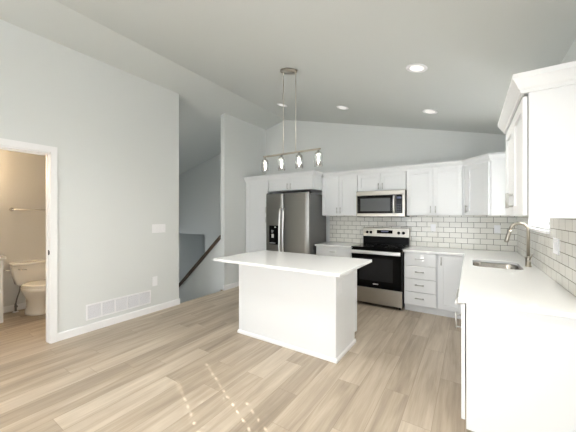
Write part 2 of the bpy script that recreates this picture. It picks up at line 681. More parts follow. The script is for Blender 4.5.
t = MB()
t.sweep([(LX, RY), (LX, DO0 - 0.065)], bb_prof())
t.sweep([(LX, DO1 + 0.047), (LX, WEND), (LX - 0.12, WEND)][:2], bb_prof())
struct(t.build('baseboard_left', M['trim']))
t = MB()
t.box(LX - 0.02, LX + BBT, WEND, WEND + BBT, 0, BBH)
struct(t.build('baseboard_left_return', M['trim']))
t = MB()
t.sweep([(LX, STW - BBT), (LX, 4.26)], bb_prof())
t.box(LX - 0.02, LX, STW - BBT, STW, 0, BBH)
struct(t.build('baseboard_partition', M['trim']))
t = MB()
t.sweep([(BX, -0.7), (BX, 2.2)], bb_prof())
struct(t.build('baseboard_bathroom', M['trim']))

# bathroom door casing and jamb
dr = MB()
CW = 0.065
for xa, xb in ((LX, LX + 0.017), (LX - 0.137, LX - 0.12)):
    dr.box(xa, xb, DO1 - 0.011, DO1 + 0.047, 0, DOZ + CW)
    dr.box(xa, xb, DO0 - CW, DO0 - 0.004, 0, DOZ + CW)
    dr.box(xa, xb, DO0 - 0.004, DO1 - 0.011, DOZ + 0.002, DOZ + CW)
dr.box(LX - 0.12, LX, DO1 - 0.016, DO1, 0, DOZ)
dr.box(LX - 0.12, LX, DO0, DO0 + 0.016, 0, DOZ)
dr.box(LX - 0.12, LX, DO0, DO1, DOZ - 0.016, DOZ)
dr.box(LX - 0.085, LX - 0.05, DO1 - 0.022, DO1 - 0.016, 0, DOZ - 0.016)
dr.box(LX - 0.085, LX - 0.05, DO0 + 0.016, DO1 - 0.016, DOZ - 0.028, DOZ - 0.016)
door1 = struct(dr.build('door_1', M['trim']))
k = MB()
k.box(LX - 0.045, LX - 0.012, DO1 - 0.0175, DO1 - 0.0155, 0.965, 1.02)
k.box(LX - 0.012, LX + 0.001, DO1 - 0.020, DO1 - 0.0155, 0.975, 1.01)
k.build('strike_plate', M['slot'], door1)

# kitchen window: frame, sash, pane, stool
wn1 = MB()
wn1.box(RX - 0.012, RX + 0.12, WY0 - 0.0, WY0 + 0.03, WZ0, WZ1)
wn1.box(RX - 0.012, RX + 0.12, WY1 - 0.03, WY1, WZ0, WZ1)
wn1.box(RX - 0.012, RX + 0.12, WY0 + 0.03, WY1 - 0.03, WZ1 - 0.03, WZ1)
wn1.box(RX - 0.035, RX + 0.12, WY0, WY1, WZ0 - 0.0, WZ0 + 0.022)
win1 = struct(wn1.build('window_1', M['trim'], bevel=0.002))
k = MB()
ym = (WY0 + WY1) / 2
for a0, a1 in ((WY0 + 0.03, ym), (ym, WY1 - 0.03)):
    k.box(RX + 0.075, RX + 0.105, a0, a0 + 0.035, WZ0 + 0.022, WZ1 - 0.03)
    k.box(RX + 0.075, RX + 0.105, a1 - 0.035, a1, WZ0 + 0.022, WZ1 - 0.03)
    k.box(RX + 0.075, RX + 0.105, a0 + 0.035, a1 - 0.035, WZ0 + 0.022, WZ0 + 0.057)
    k.box(RX + 0.075, RX + 0.105, a0 + 0.035, a1 - 0.035, WZ1 - 0.065, WZ1 - 0.03)
k.build('sash', M['trim'], win1)
k = MB()
k.box(RX + 0.088, RX + 0.091, WY0 + 0.03, WY1 - 0.03, WZ0 + 0.03, WZ1 - 0.04)
k.build('pane', M['glass'], win1)


def blind(label, xc, y0, y1, z0, z1, cords, tilt, pitch=0.043, depth=0.05, hole_top=9.0):
    """Horizontal blind hanging in a window of an x = const wall; slats have cord holes."""
    root = thing('window_blind', label, 'blind', (xc, (y0 + y1) / 2, z0))
    h = MB()
    h.box(xc - 0.028, xc + 0.028, y0, y1, z1 - 0.045, z1)
    h.build('headrail', M['trim'], root)
    h = MB()
    h.box(xc - 0.025, xc + 0.025, y0, y1, z0, z0 + 0.016)
    h.build('bottom_rail', M['trim'], root)
    ct, st = math.cos(tilt), math.sin(tilt)
    nsl = int((z1 - 0.06 - z0 - 0.03) / pitch)
    for i in range(nsl + 1):
        zc = z0 + 0.04 + i * pitch
        sl = MB()
        edges = [y0] + [e for c_ in sorted(cords) for e in (c_ - 0.006, c_ + 0.006)] + [y1]

        def strip(ya, yb, sa, sb):
            # s runs across the slat: +s is the outer edge
            pts = []
            for s0, n0 in ((sa, -0.0012), (sb, -0.0012), (sb, 0.0012), (sa, 0.0012)):
                pts.append((s0 * ct - n0 * st, -s0 * st + n0 * ct))
            sl.prism(pts, lambda p, q, a: (xc + p, a, zc + q), ya, yb)
        for j in range(0, len(edges) - 1):
            ya, yb = edges[j], edges[j + 1]
            if j % 2 == 0 or zc > hole_top:
                strip(ya, yb, -depth / 2, depth / 2)
            else:
                strip(ya, yb, -depth / 2, -0.005)
                strip(ya, yb, 0.005, depth / 2)
        sl.build('slat', M['blind'], root)
    return root


blind('white horizontal blind lowered over the sunlit window above the sink', RX + 0.04, WY0 + 0.035, WY1 - 0.035, WZ0 + 0.024, WZ1 - 0.032,
      (WY0 + 0.2, WY1 - 0.2), math.radians(52))

# dining window (beside the camera)
wn2 = MB()
wn2.box(DX, DX + 0.12, DY0, DY0 + 0.03, DZ0, DZ1)
wn2.box(DX, DX + 0.12, DY1 - 0.03, DY1, DZ0, DZ1)
wn2.box(DX, DX + 0.12, DY0 + 0.03, DY1 - 0.03, DZ0, DZ0 + 0.03)
wn2.box(DX, DX + 0.12, DY0 + 0.03, DY1 - 0.03, DZ1 - 0.03, DZ1)
win2 = struct(wn2.build('window_2', M['trim']))
k = MB()
k.box(DX + 0.09, DX + 0.093, DY0 + 0.03, DY1 - 0.03, DZ0 + 0.03, DZ1 - 0.03)
k.build('pane', M['glass'], win2)
# rear patio door
wn3 = MB()
for xa in (PX0, (PX0 + PX1) / 2 - 0.04, PX1 - 0.08):
    wn3.box(xa, xa + 0.08, RY - 0.10, RY - 0.03, 0, PZ1)
wn3.box(PX0, PX1, RY - 0.10, RY - 0.03, 0, 0.09)
wn3.box(PX0, PX1, RY - 0.10, RY - 0.03, PZ1 - 0.09, PZ1)
win3 = struct(wn3.build('window_3', M['trim']))
k = MB()
k.box(PX0 + 0.02, PX1 - 0.02, RY - 0.068, RY - 0.064, 0.05, PZ1 - 0.05)
k.build('pane', M['glass'], win3)

# ---------------------------------------------------------------- cabinet helpers
YB = 4.33      # base door plane on back wall
YU = 4.59      # upper door plane
YP = 4.25      # pantry / over-fridge door plane
CT, CTH = 0.90, 0.030


def FB(y):
    return ((0, y, 0), (1, 0, 0), (0, -1, 0))


def FR(x):
    return ((x, 0, 0), (0, 1, 0), (-1, 0, 0))


DT = 0.020


def shaker(F, u0, u1, v0, v1, parent, name='door', st=0.058, rec=0.011, n0=-DT):
    """Shaker front whose face lies on the frame plane (n = 0)."""
    m = MB()
    n1 = n0 + DT
    m.obox(F, u0, u0 + st, v0, v1, n0, n1)
    m.obox(F, u1 - st, u1, v0, v1, n0, n1)
    m.obox(F, u0 + st, u1 - st, v0, v0 + st, n0, n1)
    m.obox(F, u0 + st, u1 - st, v1 - st, v1, n0, n1)
    m.obox(F, u0 + st, u1 - st, v0 + st, v1 - st, n0, n1 - rec)
    return m.build(name, M['cab'], parent, bevel=0.0015)


def slab(F, u0, u1, v0, v1, parent, name='drawer'):
    m = MB()
    m.obox(F, u0, u1, v0, v1, -DT, 0)
    return m.build(name, M['cab'], parent, bevel=0.0025)


def pull(F, u, v, parent, length=0.11, vertical=True, out=0.030, mt='nickel'):
    o, U, N = (Vector(q) for q in F)
    m = MB()
    ax = Vector((0, 0, 1)) if vertical else U
    c0 = o + U * u + Vector((0, 0, v))
    for s in (-1, 1):
        e = c0 + ax * (s * (length / 2 - 0.012))
        m.tube([e + N * 0.0005, e + N * out], 0.0048, 8)
    m.tube([c0 - ax * length / 2 + N * out, c0 + ax * length / 2 + N * out], 0.0062, 10)
    return m.build('handle', M[mt], parent)


def body_box(x0, x1, y0, y1, z0, z1, parent, name='body'):
    m = MB()
    m.box(x0, x1, y0, y1, z0, z1)
    return m.build(name, M['cab'], parent, bevel=0.0015)


G = 0.0025
KICK = 0.10

# ---------------------------------------------------------------- pantry + over-fridge cabinet
F = FB(YP)
pan = thing('pantry_cabinet', 'tall white pantry cabinet left of the dark refrigerator, against the partition wall', 'cabinet', (-3.53, 4.59, 0))
body_box(-3.835, -3.245, YP + DT + 0.010, BY - 0.001, KICK, 2.10, pan)
k = MB(); k.box(-3.835, -3.245, YP + 0.09, BY - 0.001, 0, KICK); k.build('toe_kick', M['cab'], pan)
d1 = shaker(F, -3.825, -3.255, 1.418, 2.085, pan)
pull(F, -3.285, 1.51, d1)
d2 = shaker(F, -3.825, -3.255, 0.115, 1.412, pan)
pull(F, -3.285, 1.32, d2)

ofc = thing('wall_cabinet', 'short white two-door cabinet bridging over the dark refrigerator', 'cabinet', (-2.76, 4.59, 1.86))
body_box(-3.243, -2.275, YP + DT + 0.010, BY - 0.001, 1.86, 2.10, ofc)
d1 = shaker(F, -3.235, -2.762, 1.868, 2.085, ofc, st=0.05)
pull(F, -2.795, 1.935, d1, 0.10)
d2 = shaker(F, -2.757, -2.283, 1.868, 2.085, ofc, st=0.05)
pull(F, -2.725, 1.935, d2, 0.10)

# ---------------------------------------------------------------- back uppers
F = FB(YU)


def upper_pair(x0, x1, z0, label, hz, center=None, z1=2.10):
    t_ = thing('wall_cabinet', label, 'cabinet', ((x0 + x1) / 2, 4.76, z0))
    body_box(x0, x1, YU + DT + 0.004, BY - 0.001, z0, z1, t_)
    xm = center if center is not None else (x0 + x1) / 2
    a = shaker(F, x0 + 0.005, xm - G, z0 + 0.006, z1 - 0.015, t_)
    pull(F, xm - 0.032, hz, a, 0.10)
    b_ = shaker(F, xm + G, x1 - 0.005, z0 + 0.006, z1 - 0.015, t_)
    pull(F, xm + 0.032, hz, b_, 0.10)
    return t_


upper_pair(-2.272, -1.602, 1.40, 'white two-door wall cabinet between the refrigerator and the microwave', 1.49)
upper_pair(-1.599, -0.826, 1.80, 'short white two-door wall cabinet directly above the microwave', 1.875)
upper_pair(-0.823, -0.085, 1.40, 'white two-door wall cabinet right of the microwave, next to the angled corner one', 1.49)

# diagonal corner wall cabinet
cx0, cy0, cx1, cy1 = -0.070, YU, 0.215, 4.305
dv = Vector((cx1 - cx0, cy1 - cy0, 0))
dl = dv.length
U_ = dv.normalized()
N_ = Vector((U_.y, -U_.x, 0))
cc = thing('corner_cabinet', 'angled white corner wall cabinet with one door, above the back right corner of the counter', 'cabinet', (0.2, 4.65, 1.40))
ins = DT + 0.001
m = MB()
pa = Vector((cx0, cy0, 0)) - N_ * ins
pb = Vector((cx1, cy1, 0)) - N_ * ins
m.prism([(-0.083, BY - 0.001), (-0.083, YU + DT), (pa.x, pa.y), (pb.x, pb.y), (RX - 0.001, 4.300), (RX - 0.001, BY - 0.001)],
        lambda p, q, a: (p, q, a), 1.40, 2.10)
m.build('body', M['cab'], cc, bevel=0.0015)
Fc = ((cx0, cy0, 0), tuple(U_), tuple(N_))
d1 = shaker(Fc, 0.028, dl - 0.028, 1.406, 2.085, cc)
pull(Fc, 0.055, 1.49, d1, 0.10)

# near right wall cabinet
XU = 0.238
RY0, RY1 = 1.945, 2.80
F = FR(XU)
rc = thing('wall_cabinet', 'white wall cabinet in the right foreground, with a plain end panel and crown on top', 'cabinet', (0.4, 2.37, 1.385))
m = MB()
m.box(XU + DT + 0.004, RX - 0.001, RY0, RY1, 1.395, 2.10)
m.build('body', M['cab'], rc, bevel=0.0015)
m = MB()
m.box(XU + DT + 0.004, RX - 0.001, RY0 - 0.006, RY0 - 0.0005, 1.385, 2.10)
m.build('end_panel', M['cab'], rc)
ymid = (RY0 + RY1) / 2
for a0, a1, hu in ((RY0 + 0.002, ymid - G, ymid - 0.032), (ymid + G, RY1 - 0.002, ymid + 0.032)):
    d1 = shaker(F, a0, a1, 1.400, 2.040, rc, rec=0.012, st=0.062)
    pull(F, hu, 1.50, d1, 0.10)

# crown mouldings
CP = [(0, 2.085), (0.012, 2.085), (0.014, 2.105), (0.040, 2.145), (0.046, 2.150), (0.046, 2.175), (0, 2.175)]
m = MB()
m.sweep([(-3.838, YP), (-2.275, YP), (-2.275, YU - 0.048)], CP)
tag(m.build('crown_molding', M['cab']), 'white crown molding along the top of the pantry and over-fridge cabinets', 'molding')
m = MB()
m.sweep([(-2.225, YU), (cx0, YU), (cx1, cy1), (RX - 0.002, cy1)], CP)
tag(m.build('crown_molding', M['cab']), 'white crown molding along the back wall cabinets, turning at the angled corner', 'molding')
CP2 = [(0, 2.055), (0.010, 2.055), (0.013, 2.070), (0.020, 2.078), (0.042, 2.120), (0.047, 2.125), (0.047, 2.152), (0, 2.152)]
m = MB()
m.sweep([(RX - 0.002, RY1), (XU, RY1), (XU, RY0 - 0.006), (RX - 0.002, RY0 - 0.006)][::1], CP2)
m2 = MB()
m2.sweep([(RX - 0.002, RY1 + 0.002), (XU + 0.002, RY1 + 0.002), (XU + 0.002, RY0 - 0.008), (RX - 0.002, RY0 - 0.008)][::-1], CP2) if False else None
tag(m.build('crown_molding', M['cab']), 'stepped white crown molding on top of the right foreground cabinet', 'molding')

# ---------------------------------------------------------------- base cabinets on back wall
F = FB(YB)


def base_body(t_, x0, x1):
    body_box(x0, x1, YB + DT + 0.010, BY - 0.001, KICK, CT - CTH - 0.001, t_)
    k_ = MB()
    k_.box(x0, x1, YB + 0.075, BY - 0.001, 0, KICK)
    k_.build('toe_kick', M['cab'], t_)


bl = thing('base_cabinet', 'white base cabinet between the refrigerator and the range', 'cabinet', (-1.93, 4.62, 0))
base_body(bl, -2.262, -1.603)
d1 = slab(F, -2.252, -1.613, 0.715, 0.858, bl)
pull(F, -1.93, 0.79, d1, 0.11, False)
for a0, a1, hu in ((-2.252, -1.935, -1.965), (-1.930, -1.613, -1.900)):
    d1 = shaker(F, a0, a1, 0.115, 0.705, bl)
    pull(F, hu, 0.63, d1)

bd = thing('drawer_cabinet', 'white base cabinet with four stacked drawers right of the range', 'cabinet', (-0.6, 4.62, 0))
base_body(bd, -0.812, -0.383)
zz = [0.112, 0.300, 0.490, 0.675, 0.862]
for i in range(4):
    d1 = slab(F, -0.802, -0.393, zz[i] + 0.003, zz[i + 1] - 0.003, bd)
    pull(F, -0.60, (zz[i] + zz[i + 1]) / 2 + 0.01, d1, 0.115, False)

bc = thing('corner_base_cabinet', 'white corner base cabinet with one narrow door, right of the four drawers', 'cabinet', (0.1, 4.62, 0))
base_body(bc, -0.381, RX - 0.001)
d1 = shaker(F, -0.362, -0.075, 0.115, 0.860, bc)
pull(F, -0.330, 0.775, d1, 0.11)

# ---------------------------------------------------------------- right run base
XB = -0.045
F = FR(XB)
NY = 2.010     # near end panel plane


def base_r(t_, y0, y1):
    m_ = MB()
    m_.box(XB + DT + 0.006, RX - 0.001, y0, y1, KICK, CT - CTH - 0.001)
    m_.build('body', M['cab'], t_, bevel=0.0015)
    m_ = MB()
    m_.box(XB + 0.075, RX - 0.001, y0, y1, 0, KICK)
    m_.build('toe_kick', M['cab'], t_)


sb = thing('sink_base_cabinet', 'white sink base cabinet under the stainless sink', 'cabinet', (0.25, 3.7, 0))
m = MB()   # an open-topped carcass so the sink bowl can hang inside
for a in ((XB + DT + 0.006, XB + 0.045, 3.162, 4.303), (RX - 0.02, RX - 0.001, 3.162, 4.303), (XB + 0.045, RX - 0.02, 3.162, 3.18), (XB + 0.045, RX - 0.02, 4.285, 4.303)):
    m.box(a[0], a[1], a[2], a[3], KICK, CT - CTH - 0.001)
m.box(XB + 0.045, RX - 0.02, 3.18, 4.285, KICK, KICK + 0.018)
m.build('body', M['cab'], sb)
m = MB(); m.box(XB + 0.075, RX - 0.001, 3.162, 4.303, 0, KICK - 0.0005); m.build('toe_kick', M['cab'], sb)
slab(F, 3.175, 4.25, 0.715, 0.858, sb, 'false_drawer')
for a0, a1, hu in ((3.175, 3.71, 3.675), (3.715, 4.25, 3.750)):
    d1 = shaker(F, a0, a1, 0.115, 0.705, sb)
    pull(F, hu, 0.63, d1)

nb = thing('base_cabinet', 'white base cabinet at the near right end of the counter, with a plain end panel', 'cabinet', (0.25, 2.27, 0))
base_r(nb, NY + 0.008, 2.548)
m = MB(); m.box(XB + DT + 0.006, RX - 0.001, NY, NY + 0.0075, KICK - 0.002, CT - CTH - 0.001); m.build('end_panel', M['cab'], nb)
d1 = shaker(F, NY + 0.002, 2.543, 0.150, 0.860, nb)
pull(F, NY + 0.045, 0.735, d1, 0.10)

dw = thing('dishwasher', 'stainless dishwasher set in the right counter run between the sink and near base cabinet', 'dishwasher', (0.25, 2.855, 0))
m = MB(); m.box(XB + 0.03, RX - 0.01, 2.553, 3.157, KICK, CT - CTH - 0.002); m.build('body', M['grey'], dw)
m = MB(); m.box(XB - 0.012, XB + 0.029, 2.556, 3.154, KICK + 0.01, 0.74); m.build('door', M['steel'], dw, bevel=0.004)
m = MB(); m.box(XB - 0.018, XB + 0.029, 2.556, 3.154, 0.743, CT - CTH - 0.006); cp = m.build('control_panel', M['grey'], dw, bevel=0.005)
m = MB()
for yy in (2.63, 3.08):
    m.tube([(XB - 0.012, yy, 0.69), (XB - 0.05, yy, 0.69)], 0.007, 8)
m.tube([(XB - 0.05, 2.60, 0.69), (XB - 0.05, 3.11, 0.69)], 0.010, 12)
m.build('handle', M['steel_b'], dw)
m = MB(); m.box(XB + 0.06, XB + 0.08, 2.556, 3.154, 0.005, KICK - 0.001); m.build('toe_kick', M['black'], dw)

# ---------------------------------------------------------------- countertops


def rrect(x0, x1, y0, y1, r_, n=6):
    pts = []
    for cx, cy, a in ((x1 - r_, y1 - r_, 0), (x0 + r_, y1 - r_, 90), (x0 + r_, y0 + r_, 180), (x1 - r_, y0 + r_, 270)):
        for i in range(n + 1):
            q_ = math.radians(a + 90 * i / n)
            pts.append((cx + r_ * math.cos(q_), cy + r_ * math.sin(q_)))
    return pts


def slab_curve(name, outline, holes, z0, z1, material, parent=None, bev=0.003):
    cu = bpy.data.curves.new(name, 'CURVE')
    cu.dimensions = '2D'
    cu.fill_mode = 'BOTH'
    cu.extrude = (z1 - z0) / 2 - bev
    cu.bevel_depth = bev
    cu.bevel_resolution = 1
    cu.offset = -bev
    for ring in [outline] + holes:
        sp = cu.splines.new('POLY')
        sp.points.add(len(ring) - 1)
        for i, p_ in enumerate(ring):
            sp.points[i].co = (p_[0], p_[1], 0, 1)
        sp.use_cyclic_u = True
    tmp = bpy.data.objects.new(name + '_tmp', cu)
    COL.objects.link(tmp)
    bpy.context.view_layer.update()
    me = bpy.data.meshes.new_from_object(tmp.evaluated_get(bpy.context.evaluated_depsgraph_get()))
    bpy.data.objects.remove(tmp)
    me.name = name
    off = Vector((0, 0, (z0 + z1) / 2))
    for v in me.vertices:
        v.co = v.co + off
    for p_ in me.polygons:
        p_.use_smooth = False
    me.materials.clear()
    me.materials.append(material)
    o = bpy.data.objects.new(name, me)
    COL.objects.link(o)
    return o


SX0, SX1, SY0, SY1 = 0.025, 0.420, 3.29, 3.84
hole = rrect(SX0, SX1, SY0, SY1, 0.09)
ct1 = slab_curve('countertop', [(-0.062, 1.985), (RX - 0.001, 1.985), (RX - 0.001, BY - 0.001), (-0.815, BY - 0.001), (-0.815, 4.300), (-0.062, 4.300)],
                 [hole], CT - CTH, CT, M['quartz'])
tag(ct1, 'white L-shaped quartz countertop with the undermount sink, along the back and right walls', 'countertop')
m = MB()
m.box(-2.268, -1.600, 4.300, BY - 0.001, CT - CTH, CT)
tag(m.build('countertop', M['quartz'], bevel=0.003), 'short white quartz countertop between the refrigerator and the range', 'countertop')

# ---------------------------------------------------------------- backsplash
TT = 0.008
bs = MB()
bs.box(-2.268, RX - TT, BY - TT, BY - 0.0005, CT + 0.0005, 1.3995)
o = bs.build('tile_backsplash', M['tile_x'])
tag(o, 'white subway tile backsplash with grey grout on the back wall behind the range', 'backsplash')
bs = MB()
bs.box(RX - TT, RX - 0.0005, 1.985, WY0, CT + 0.0005, 1.384)
bs.box(RX - TT, RX - 0.0005, WY1, BY - TT, CT + 0.0005, 1.3995)
bs.box(RX - TT, RX - 0.0005, WY0, WY1, CT + 0.0005, WZ0 - 0.0005)
bs.box(RX - TT, RX - 0.0005, RY1 + 0.003, WY0, 1.384, 1.3995)
o = bs.build('tile_backsplash', M['tile_y'])
tag(o, 'white subway tile backsplash under the window on the right wall', 'backsplash')

# ---------------------------------------------------------------- sink and faucet
sk = thing('kitchen_sink', 'stainless undermount single-bowl sink set into the right counter', 'sink', ((SX0 + SX1) / 2, (SY0 + SY1) / 2, 0.68))
m = MB()
rings = []
for ins_, z, rr in ((-0.022, 0.8665, 0.11), (-0.004, 0.8665, 0.094), (0.000, 0.860, 0.09), (0.010, 0.70, 0.085), (0.030, 0.682, 0.07)):
    rings.append([(x, y, z) for x, y in rrect(SX0 + ins_, SX1 - ins_, SY0 + ins_, SY1 - ins_, rr)])
n_ = len(rings[0])
vs = [q_ for r_ in rings for q_ in r_]
fs = [(i * n_ + a, i * n_ + (a + 1) % n_, (i + 1) * n_ + (a + 1) % n_, (i + 1) * n_ + a) for i in range(len(rings) - 1) for a in range(n_)]
fs.append(tuple(range((len(rings) - 1) * n_, len(rings) * n_)))
m.add(vs, fs, True)
bowl = m.build('bowl', M['sinksteel'], sk)
so = bowl.modifiers.new('shell', 'SOLIDIFY'); so.thickness = 0.002; so.offset = -1 if False else 1
m = MB(); m.lathe(((SX0 + SX1) / 2 + 0.05, (SY0 + SY1) / 2, 0.6845), [(0.0, 0), (0.03, 0.0), (0.044, 0.003), (0.046, 0.0)], 20)
m.build('drain', M['chrome'], sk)

fx, fy = 0.478, 3.565
fa = thing('kitchen_faucet', 'tall brushed nickel pull-down gooseneck faucet behind the sink', 'faucet', (fx, fy, CT))
m = MB()
m.lathe((fx, fy, CT), [(0.028, 0), (0.028, 0.006), (0.023, 0.012), (0.021, 0.085), (0.019, 0.095), (0.016, 0.10)], 20)
m.build('base', M['bronze'], fa)
pts = [(fx, fy, CT + 0.09), (fx, fy, CT + 0.352)]
R_ = 0.070
for i in range(1, 13):
    a = math.pi * i / 12 * 0.96
    pts.append((fx - R_ + R_ * math.cos(a), fy - 0.01 * i / 12, CT + 0.352 + R_ * math.sin(a)))
lp = Vector(pts[-1])
dd = (Vector(pts[-1]) - Vector(pts[-2])).normalized()
m = MB()
m.tube(pts, 0.0145, 14)
m.build('spout', M['bronze'], fa)
m = MB()
m.tube([lp + dd * 0.001, lp + dd * 0.03, lp + dd * 0.12, lp + dd * 0.135], [0.015, 0.017, 0.019, 0.016], 14)
m.build('spray_head', M['bronze'], fa)
m = MB()
m.tube([(fx, fy - 0.019, CT + 0.065), (fx, fy - 0.045, CT + 0.066)], 0.014, 12)
m.tube([(fx, fy - 0.040, CT + 0.066), (fx + 0.012, fy - 0.060, CT + 0.10), (fx + 0.02, fy - 0.075, CT + 0.135)], [0.007, 0.006, 0.005], 10)
m.build('handle', M['bronze'], fa)

# ---------------------------------------------------------------- island
IX0, IX1, IY0, IY1 = -2.305, -1.075, 2.460, 3.060
isl = thing('kitchen_island', 'white kitchen island base with plain panels in the middle of the floor', 'island', ((IX0 + IX1) / 2, (IY0 + IY1) / 2, 0))
m = MB()
m.box(IX0 + 0.002, IX1 - 0.002, IY0 + 0.002, IY1 - 0.022, KICK, CT - CTH - 0.001)
m.box(IX0 + 0.002, IX1 - 0.002, IY0 + 0.002, IY1 - 0.08, 0, KICK)
m.build('body', M['cab'], isl)
m = MB(); m.box(IX0 + 0.022, IX1 - 0.022, IY0 - 0.004, IY0 + 0.0015, 0, CT - CTH - 0.001); m.build('front_panel', M['cab'], isl)
for xs_, nm in ((IX1, 1), (IX0, -1)):
    m = MB()
    xa, xb = sorted((xs_ - nm * 0.0015, xs_ + nm * 0.004))
    m.prism([(IY0 + 0.0, 0), (IY1 - 0.08, 0), (IY1 - 0.08, KICK), (IY1 - 0.02, KICK), (IY1 - 0.02, CT - CTH - 0.001), (IY0, CT - CTH - 0.001)],
            lambda p, q, a: (a, p, q), xa, xb)
    m.build('side_panel', M['cab'], isl)
for xa, xb in ((IX0 - 0.006, IX0 + 0.022), (IX1 - 0.022, IX1 + 0.006)):
    m = MB(); m.box(xa, xb, IY0 - 0.008, IY0 + 0.0, 0, CT - CTH - 0.001)
    if xb > IX1:
        m.box(IX1 + 0.0045, IX1 + 0.010, IY0 - 0.008, IY0 + 0.018, 0, CT - CTH - 0.001)
    else:
        m.box(IX0 - 0.010, IX0 - 0.0045, IY0 - 0.008, IY0 + 0.018, 0, CT - CTH - 0.001)
    m.build('corner_trim', M['cab'], isl, bevel=0.0015)
m = MB(); m.box(IX1 + 0.0045, IX1 + 0.010, IY1 - 0.050, IY1 - 0.020, KICK, CT - CTH - 0.001); m.build('corner_trim', M['cab'], isl, bevel=0.0015)
bp_ = [(0, 0), (0.013, 0), (0.013, 0.024), (0.006, 0.036), (0, 0.038)]
m = MB()
m.sweep([(IX0 - 0.010, IY1 - 0.085), (IX0 - 0.010, IY0 - 0.008), (IX1 + 0.010, IY0 - 0.008), (IX1 + 0.010, IY1 - 0.085)][::1], bp_)
m.build('base_shoe', M['trim'], isl)
Fi = ((0, IY1, 0), (-1, 0, 0), (0, 1, 0))
xm = -(IX0 + IX1) / 2
for a0, a1, hu in ((-IX1 + 0.012, xm - G, xm - 0.032), (xm + G, -IX0 - 0.012, xm + 0.032)):
    d1 = slab(Fi, a0, a1, 0.715, 0.860, isl)
    pull(Fi, (a0 + a1) / 2, 0.79, d1, 0.11, False)
    d1 = shaker(Fi, a0, a1, 0.115, 0.705, isl)
    pull(Fi, hu, 0.63, d1)


def plate_parts(F_, u, v, parent, gangs=1, kind='outlet', h=0.125, w1=0.074, n0=0.0):
    """cover plate with rockers or sockets, lying on the frame plane"""
    w_ = w1 if gangs == 1 else w1 + 0.0455 * (gangs - 1)
    m_ = MB()
    m_.obox(F_, u - w_ / 2, u + w_ / 2, v - h / 2, v + h / 2, n0 + 0.0004, n0 + 0.006)
    pl = m_.build('cover_plate', M['plate'], parent, bevel=0.002)
    for g in range(gangs):
        uc = u + (g - (gangs - 1) / 2) * 0.0455
        if kind == 'switch':
            m_ = MB()
            m_.obox(F_, uc - 0.0165, uc + 0.0165, v - 0.033, v + 0.033, n0 + 0.006, n0 + 0.0095)
            m_.build('rocker', M['plate'], pl, bevel=0.0015)
        else:
            for s in (-1, 1):
                m_ = MB()
                m_.obox(F_, uc - 0.0165, uc + 0.0165, v + s * 0.02 - 0.0155, v + s * 0.02 + 0.0155, n0 + 0.006, n0 + 0.0078)
                so_ = m_.build('socket', M['plate'], pl, bevel=0.002)
                m_ = MB()
                m_.obox(F_, uc - 0.0075, uc - 0.0052, v + s * 0.02 - 0.005, v + s * 0.02 + 0.006, n0 + 0.0078, n0 + 0.0082)
                m_.obox(F_, uc + 0.0052, uc + 0.0075, v + s * 0.02 - 0.005, v + s * 0.02 + 0.006, n0 + 0.0078, n0 + 0.0082)
                m_.build('slot', M['slot'], so_) if False else None
    return pl


Fs = ((IX1 + 0.004, 0, 0), (0, 1, 0), (1, 0, 0))
plate_parts(Fs, 2.565, 0.685, isl, 1, 'outlet', 0.11, 0.07)

m = MB()
m.box(-2.50, -0.930, 2.225, 3.155, CT - CTH, CT)
tag(m.build('island_countertop', M['quartz'], bevel=0.003), 'white quartz slab topping the kitchen island, overhanging its front', 'countertop')

# ---------------------------------------------------------------- range
RX0, RX1 = -1.588, -0.822
ra = thing('range', 'freestanding black and stainless electric range between the base cabinets', 'stove', ((RX0 + RX1) / 2, 4.58, 0))
m = MB(); m.box(RX0 + 0.003, RX1 - 0.003, 4.31, 4.905, 0.035, 0.893); m.build('body', M['black'], ra)
m = MB(); m.box(RX0, RX1, 4.262, 4.875, 0.894, 0.912); ck = m.build('cooktop', M['blackgl'], ra, bevel=0.004)
for ex_, ey_, er in ((-1.40, 4.42, 0.115), (-1.01, 4.42, 0.09), (-1.40, 4.72, 0.085), (-1.01, 4.72, 0.11)):
    m = MB()
    m.lathe((ex_, ey_, 0.9122), [(er - 0.004, 0), (er, 0.0), (er, 0.0004), (er - 0.004, 0.0004), (er - 0.004, 0)], 40, cap=False)
    m.build('burner_ring', M['keydark'], ck)
m = MB()
m.prism([(4.835, 0.913), (4.906, 0.913), (4.906, 1.175), (4.860, 1.175), (4.850, 1.045), (4.835, 1.035)], lambda p, q, a: (a, p, q), RX0 + 0.008, RX1 - 0.008)
bgd = m.build('backguard', M['black'], ra, bevel=0.003)
m = MB()
m.prism([(4.838, 1.040), (4.858, 1.040), (4.872, 1.182), (4.852, 1.182)], lambda p, q, a: (a, p, q), RX0 + 0.004, RX1 - 0.004)
m.prism([(4.852, 1.1825), (4.907, 1.1825), (4.907, 1.190), (4.852, 1.190)], lambda p, q, a: (a, p, q), RX0 + 0.006, RX1 - 0.006)
cpn = m.build('control_panel', M['steel'], ra, bevel=0.002)
nk = Vector((0, -1, 0.0985)).normalized()
for kx in (RX0 + 0.075, RX0 + 0.140, RX1 - 0.165, RX1 - 0.090):
    m = MB()
    m.lathe((kx, 4.8445, 1.110), [(0.024, 0), (0.024, 0.004), (0.019, 0.008), (0.017, 0.028), (0.0, 0.028)], 16, axis=tuple(nk))
    m.build('knob', M['black'], cpn)
m = MB()
m.prism([(4.8415, 1.075), (4.843, 1.075), (4.8502, 1.150), (4.8487, 1.150)], lambda p, q, a: (a, p, q), -1.345, -1.085)
dsp = m.build('display', M['blackgl'], cpn)
m = MB()
m.prism([(4.8442, 1.118), (4.8449, 1.118), (4.8471, 1.140), (4.8464, 1.140)], lambda p, q, a: (a, p, q), -1.275, -1.155)
m.build('clock', M['display'], dsp)
